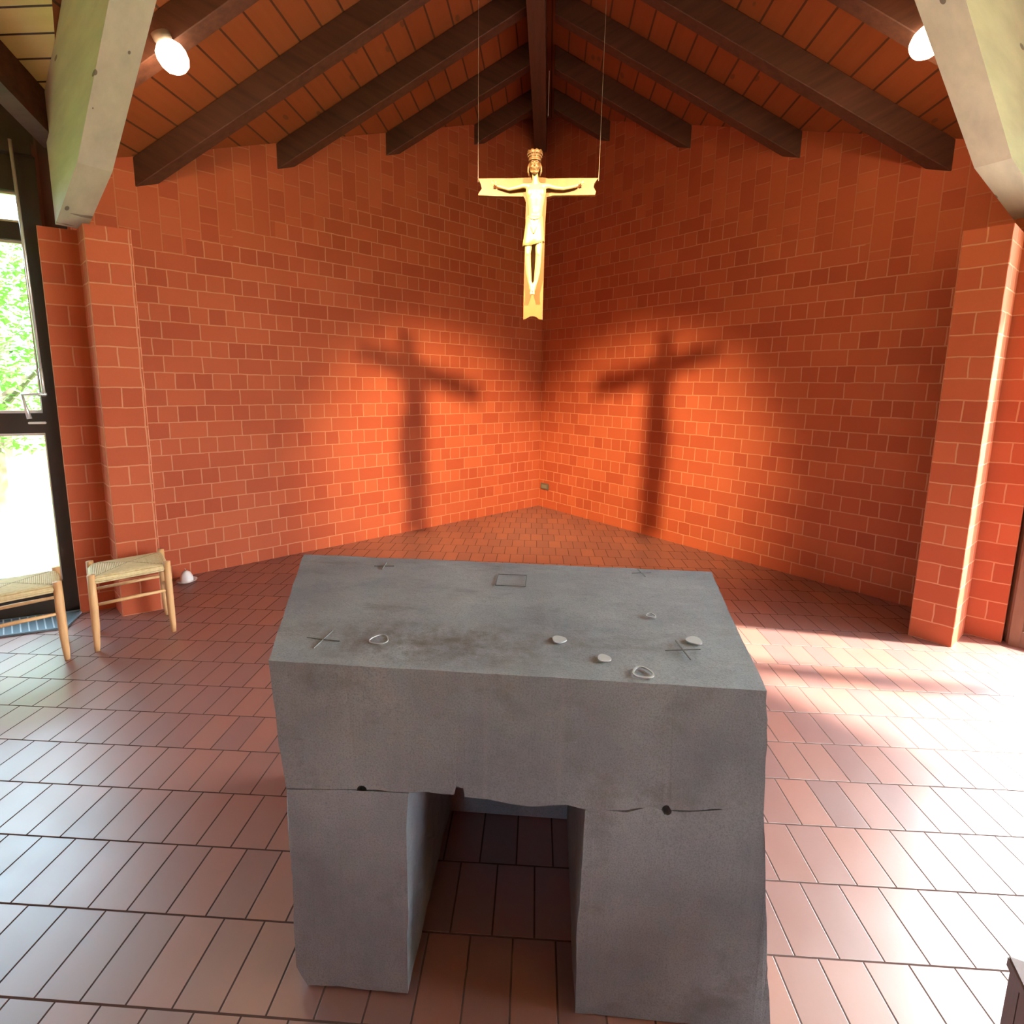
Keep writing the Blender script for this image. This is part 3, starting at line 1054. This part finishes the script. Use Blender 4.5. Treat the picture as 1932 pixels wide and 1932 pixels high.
    for i in range(7):
        x = (i - 3) * .0052
        q = [hc + Vector((x * 1.4, -.024 + abs(x) * .4, -.022)), hc + Vector((x * 1.1, -.030 + abs(x) * .3, -.034)), hc + Vector((x * .6, -.026, -.046 + abs(x) * .3))]
        add_tube(bm, q, [.0042, .0046, .0022], 8)
    obj('beard', bm, M['gold_shaded'], head, smooth=True)
    # crown: tall open band with knobbly top
    bm = bmesh.new()
    cz = hc + Vector((0, -.004, .024))
    seg = 28
    prof = [(.030, 0), (.0335, .002), (.0335, .009), (.031, .011), (.032, .020), (.036, .034), (.041, .048), (.039, .050), (.033, .046), (.029, .030), (.027, .010)]
    rings = []
    for r, z in prof:
        rings.append([bm.verts.new(cz + Vector((r * math.cos(2 * PI * k / seg), r * .85 * math.sin(2 * PI * k / seg), z + (.004 * math.sin(k * 4.1) if z > .04 else 0)))) for k in range(seg)])
    for a, b in zip(rings, rings[1:]):
        for k in range(seg):
            k2 = (k + 1) % seg
            bm.faces.new([a[k], a[k2], b[k2], b[k]])
    bm.faces.new(rings[0][::-1]); bm.faces.new(rings[-1])
    crown = obj('crown', bm, M['gold_shaded'], t, smooth=True)
    bm = bmesh.new()
    for i in range(18):
        th = 2 * PI * i / 18
        for j, zz in enumerate((.022, .034)):
            rr = .034 + j * .004
            ball(bm, cz + Vector((rr * math.cos(th + j * .17), rr * .85 * math.sin(th + j * .17), zz)), .0046, (1, 1, 1), 8)
    obj('jewel_band', bm, M['gold_shaded'], crown, smooth=True)
    # ---- loincloth, flared, with folds, longer at one side
    bm = bmesh.new()
    seg = 40
    rows = []
    for j in range(9):
        f = j / 8
        ring = []
        for k in range(seg):
            th = 2 * PI * k / seg
            ca, sa = math.cos(th), math.sin(th)
            fold = 1 + (.05 * f) * math.sin(th * 7) + .02 * math.sin(th * 13)
            rx = (.044 + .014 * f) * fold
            ry = (.034 + .006 * f) * fold
            hem = 466 - 9 * max(0, ca) * f + 1.5 * math.sin(th * 5) * f - (5 * math.exp(-((ca - .05) ** 2) * 30) * f if sa < 0 else 0)
            z = P(1006, 413 + (hem - 413) * f).z
            c = P(1007 - 1.5 * f, 0, D - .008)
            ring.append(bm.verts.new(Vector((c.x + rx * ca, c.y + ry * sa, z))))
        rows.append(ring)
    for a, b in zip(rows, rows[1:]):
        for k in range(seg):
            k2 = (k + 1) % seg
            bm.faces.new([a[k], a[k2], b[k2], b[k]])
    bm.faces.new(rows[0][::-1]); bm.faces.new(rows[-1])
    cloth = obj('loincloth', bm, M['gold'], body, smooth=True)
    # belt, knot and drapery relief
    bm = bmesh.new()
    add_tube(bm, [P(994, 414, D - .036), P(1000, 419, D - .045), P(1007, 421, D - .048), P(1014, 419, D - .045), P(1020, 414, D - .036)], .0028, 8)
    add_tube(bm, [P(996, 418, D - .040), P(1000, 432, D - .048), P(1004, 446, D - .052)], [.003, .0035, .003], 8)
    add_tube(bm, [P(1018, 418, D - .040), P(1013, 432, D - .048), P(1007, 446, D - .052)], [.003, .0035, .003], 8)
    ball(bm, P(1005, 444, D - .050), .007, (1, .6, 1.3), 10)
    obj('belt', bm, M['gold'], body, smooth=True)
    # nails
    for nx, ny, dd in ((932, 355, D - .010), (1089, 355, D - .010), (1005.5, 552, D - .044)):
        obj('nail', tube([P(nx, ny, dd), P(nx, ny, dd + .01)], .0035, 8), M['rafter'], t)
    # hanging wires to the roof
    for (px, py, dx, zt) in ((896.5, 339, -.004, None), (1126, 340, .012, None)):
        a = P(px, py, .012)
        wx = org.x + a.x + dx
        top = (board_z(wx, YX) if dx > 0 else board_z(wx, YX) - .2) - org.z - .004
        obj('hanging_wire', tube([a + Vector((0, 0, -.012)), Vector((a.x + dx, .012, top))], .0013, 6), M['wire'], t)
build_crucifix()
# separate thin cable in front of the ridge beam edge
o = obj('hanging_cable', tube([(.035, -1.6, 4.26), (.033, -1.6, 3.9)], .003, 6), M['metal'])
tag(o, 'short thin grey cable hanging under the ridge beam just behind the cross', 'cable')

# ------------------------------------------------------------------ lamps under the rafters
def lamp(loc, tilt, label):
    t = thing('ceiling_lamp', label, 'lamp', loc, 0, 'round lamps under the rafters')
    t.rotation_euler = tilt
    obj('bulb', lathe([(0, -.085), (.03, -.082), (.056, -.066), (.072, -.036), (.076, 0), (.068, .03), (.045, .055), (.03, .065), (0, .066)], 28), M['bulb'], t, smooth=True)
    obj('holder', lathe([(.0, .058), (.040, .056), (.046, .072), (.046, .10), (0, .10)], 24), M['lampmetal'], t, smooth=True)
    return t
lamp((-1.985, -3.545, 3.292), (.35, -.35, 0), 'glowing round lamp near the green-lit beam')
lamp((2.005, -3.40, 3.335), (0, .9, 0), 'glowing round lamp half hidden by the pale knotty beam')

# ------------------------------------------------------------------ stools
def build_stool():
    root = bpy.data.objects.new('rush_stool', None)
    link(root)
    a, b = .178, .145        # half spacing of the legs
    H = .455
    for sx in (-1, 1):
        for sy in (-1, 1):
            pts = [(sx * (a + .006), sy * (b + .004), .002), (sx * (a + .005), sy * (b + .004), .05), (sx * (a + .002), sy * b, .15), (sx * a, sy * b, .30), (sx * a, sy * b, H)]
            bm = tube(pts, [.012, .0155, .019, .020, .0185], 14)
            obj('leg', bm, M['chairwood'], root, smooth=True)
    for sy in (-1, 1):
        obj('stretcher', tube([(-a, sy * b, .275), (0, sy * b, .277), (a, sy * b, .275)], [.0085, .0105, .0085], 10), M['chairwood'], root, smooth=True)
    for sx in (-1, 1):
        obj('stretcher', tube([(sx * a, -b, .235), (sx * a, 0, .237), (sx * a, b, .235)], [.0085, .0105, .0085], 10), M['chairwood'], root, smooth=True)
    # rush seat: domed pad with four woven triangles, rounded rails
    bm = bmesh.new()
    N = 24
    grid = []
    for i in range(N + 1):
        row = []
        for j in range(N + 1):
            x = -1 + 2 * i / N; y = -1 + 2 * j / N
            r = max(abs(x), abs(y))
            z = .443 + .010 * (1 - r) - (.026 * max(0, (r - .86) / .14) ** 2)
            seam = abs(abs(x) - abs(y))
            z -= .005 * max(0, 1 - seam / .07) * r
            row.append(bm.verts.new((x * (a + .012), y * (b + .012), z)))
        grid.append(row)
    for i in range(N):
        for j in range(N):
            bm.faces.new([grid[i][j], grid[i + 1][j], grid[i + 1][j + 1], grid[i][j + 1]])
    be = [e for e in bm.edges if e.is_boundary]
    r = bmesh.ops.extrude_edge_only(bm, edges=be)
    vs = [g for g in r['geom'] if isinstance(g, bmesh.types.BMVert)]
    for v in vs:
        v.co.z = .398
        v.co.x *= .94; v.co.y *= .94
    bmesh.ops.holes_fill(bm, edges=[e for e in bm.edges if e.is_boundary], sides=0)
    obj('rush_seat', bm, M['rush'], root, smooth=True)
    return root
def copy_tree(o, parent=None):
    c = o.copy()
    col.objects.link(c)
    if parent is not None:
        c.parent = parent
    for ch in list(o.children):
        copy_tree(ch, c)
    return c
st = build_stool()
# legs measured: front-left (-2.464,-3.882), front-right (-2.196,-3.614), back-right (-2.434,-3.395)
def place_stool(o, fl, ang, label):
    d = Vector((math.cos(ang), math.sin(ang), 0)); n = Vector((-math.sin(ang), math.cos(ang), 0))
    c = Vector((*fl, 0)) + d * .178 + n * .145
    o.location = c
    o.rotation_euler = (0, 0, ang)
    tag(o, label, 'stool', 'rush seated wooden stools')
place_stool(st, (-2.452, -3.878), math.radians(45), 'low beech stool with a woven rush seat standing in front of the window-side brick pillar')
st2 = copy_tree(st)
place_stool(st2, (-2.545 - .356 * math.cos(math.radians(47)), -3.985 - .356 * math.sin(math.radians(47))), math.radians(47), 'rush seated stool half out of view in front of the garden window')

# ------------------------------------------------------------------ small things
t = thing('candle_dish', 'small white bell-shaped candle on a round dish by the brick wall', 'candle', (-2.665, -2.885, 0))
obj('dish', lathe([(0, .004), (.04, .004), (.06, .012), (.088, .022), (.090, .026), (.062, .018), (.04, .012), (0, .012)], 32), M['white'], t, smooth=True)
obj('candle', lathe([(.058, .014), (.057, .03), (.052, .06), (.042, .085), (.030, .100), (.018, .108), (0, .110)], 28), M['white'], t, smooth=True)
obj('wick', tube([(0, 0, .106), (-.002, 0, .122), (-.006, 0, .134)], .0028, 6), M['wick'], t)
t.rotation_euler = (0, 0, .3)
t.scale = (.8, .8, .85)

t = thing('wall_socket', 'small dark grey socket box low on the brick right of the corner', 'socket', (.085 - .006, -.085 - .006, .277), math.radians(-45))
obj('cover', box((-.07, -.012, -.038), (.07, .004, .038), .004), M['socket'], t)
obj('inset', box((-.045, -.016, -.022), (.045, -.011, .022), .002), plain('socket_face', (.20, .18, .14), .5), t)

# dark wooden seat corner at the bottom right edge of the view
t = thing('dark_bench', 'dark brown wooden bench end cut off at the bottom right', 'bench', (1.012, -5.515, 0), math.radians(-20))
bm = bmesh.new()
add_prism(bm, [Vector((0, 0, .0)), Vector((.62, 0, .0)), Vector((.62, 0, .45)), Vector((.0, 0, .45))], (0, -.035, 0))
obj('end_panel', bm, M['dkwood'], t)
obj('side_panel', box((0, -.50, .0), (.03, -.036, .449), .002), M['dkwood'], t)
obj('side_panel', box((.59, -.50, .0), (.62, -.036, .449), .002), M['dkwood'], t)
obj('seat_board', box((-.006, -.52, .451), (.626, .004, .475), .003), M['dkwood'], t)

# ------------------------------------------------------------------ garden outside the left glazing
def tree(loc, r, h, n, seed, label):
    t = thing('garden_tree', label, 'tree', loc)
    g = random.Random(seed)
    bm = bmesh.new()
    add_tube(bm, [(0, 0, 0), (.05, .03, h * .4), (0, .05, h * .8)], [.13, .09, .05], 8)
    for i in range(6):
        a = i * 1.05
        add_tube(bm, [(0.02, .03, h * (.35 + .05 * i)), (r * .6 * math.cos(a), r * .6 * math.sin(a), h * (.6 + .05 * i))], [.04, .015], 6)
    obj('trunk', bm, M['bark'], t)
    bm = bmesh.new()
    for i in range(n):
        while True:
            v = Vector((g.uniform(-1, 1), g.uniform(-1, 1), g.uniform(-1, 1)))
            if v.length < 1:
                break
        if v.length < .45 and g.random() < .7:
            continue
        c = Vector((v.x * r, v.y * r, h * .62 + v.z * h * .42))
        d = Vector((g.uniform(-1, 1), g.uniform(-1, 1), g.uniform(-.6, .6))).normalized()
        s_, t_ = frame_of(d)
        L = g.uniform(.07, .13); w = L * .36
        tip = c + d * L
        m1 = c + d * L * .45 + s_ * w + t_ * .012
        m2 = c + d * L * .45 - s_ * w + t_ * .012
        vs = [bm.verts.new(p_) for p_ in (c, m1, tip, m2)]
        bm.faces.new([vs[0], vs[1], vs[2]]); bm.faces.new([vs[0], vs[2], vs[3]])
    obj('foliage', bm, M['leaf'], t)
tree((-6.9, -.6, -.14), 1.7, 3.4, 6500, 1, 'leafy green tree outside behind the garden window')
tree((-11.5, 3.6, -.14), 2.4, 4.6, 6500, 2, 'larger leafy tree farther off in the garden')

# ------------------------------------------------------------------ light
def spot(loc, aim, power, size, blend, radius, c):
    l = bpy.data.lights.new('spot_light', 'SPOT')
    l.energy = power; l.spot_size = math.radians(size); l.spot_blend = blend
    l.shadow_soft_size = radius; l.color = c
    o = bpy.data.objects.new('spot_light', l)
    col.objects.link(o)
    o.location = loc
    o.rotation_euler = (Vector(aim) - Vector(loc)).to_track_quat('-Z', 'Y').to_euler()
WARM = (1.0, .74, .37)
spot((-.79, -5.0, 3.19), (1.02, -1.0, .52), 2250, 42, 1.0, .065, WARM)
spot((.84, -4.94, 3.22), (-1.02, -1.0, .52), 2250, 42, 1.0, .065, WARM)
for loc in ((-1.985, -3.60, 3.17), (1.97, -3.44, 3.20)):
    l = bpy.data.lights.new('lamp_light', 'POINT')
    l.energy = 12; l.color = (1.0, .72, .45); l.shadow_soft_size = .06
    o = bpy.data.objects.new('lamp_light', l)
    col.objects.link(o)
    o.location = loc

sun = bpy.data.lights.new('sun', 'SUN')
sun.energy = 48; sun.angle = math.radians(3.0); sun.color = (1, .95, .86)
so = bpy.data.objects.new('sun', sun)
col.objects.link(so)
so.rotation_euler = (Vector((0, 0, 0)) - Vector((1.0, -.12, .95))).to_track_quat('-Z', 'Y').to_euler()

world = bpy.data.worlds.new('world')
scene.world = world
world.use_nodes = True
wn = world.node_tree
q = NB(wn)
bg = wn.nodes['Background']
tc = q.n('ShaderNodeTexCoord')
sp = q.n('ShaderNodeSeparateXYZ')
q.l(tc.outputs['Generated'], sp.inputs[0])
# brighter, hazier sky on the side where the sun stands (+x +y)
d = q.math('ADD', q.math('MULTIPLY', sp.outputs[0], .75), q.math('MULTIPLY', sp.outputs[1], .35))
f = q.math('POWER', q.math('MAXIMUM', q.math('ADD', q.math('MULTIPLY', d, .5), .5), 0.0), 3.0)
q.l(q.mix(f, (.62, .80, 1.0), (1.0, .97, .95)), bg.inputs[0])
q.l(q.math('ADD', q.math('MULTIPLY', f, 85.0), 12.5), bg.inputs[1])

scene.view_settings.view_transform = 'Standard'
scene.view_settings.look = 'None'
scene.view_settings.gamma = 1
scene.view_settings.use_curve_mapping = False
scene.view_settings.exposure = -0.27
scene.cycles.use_denoising = True
scene.cycles.max_bounces = 8
scene.cycles.diffuse_bounces = 5
scene.cycles.transparent_max_bounces = 16
scene.cycles.sample_clamp_indirect = 8
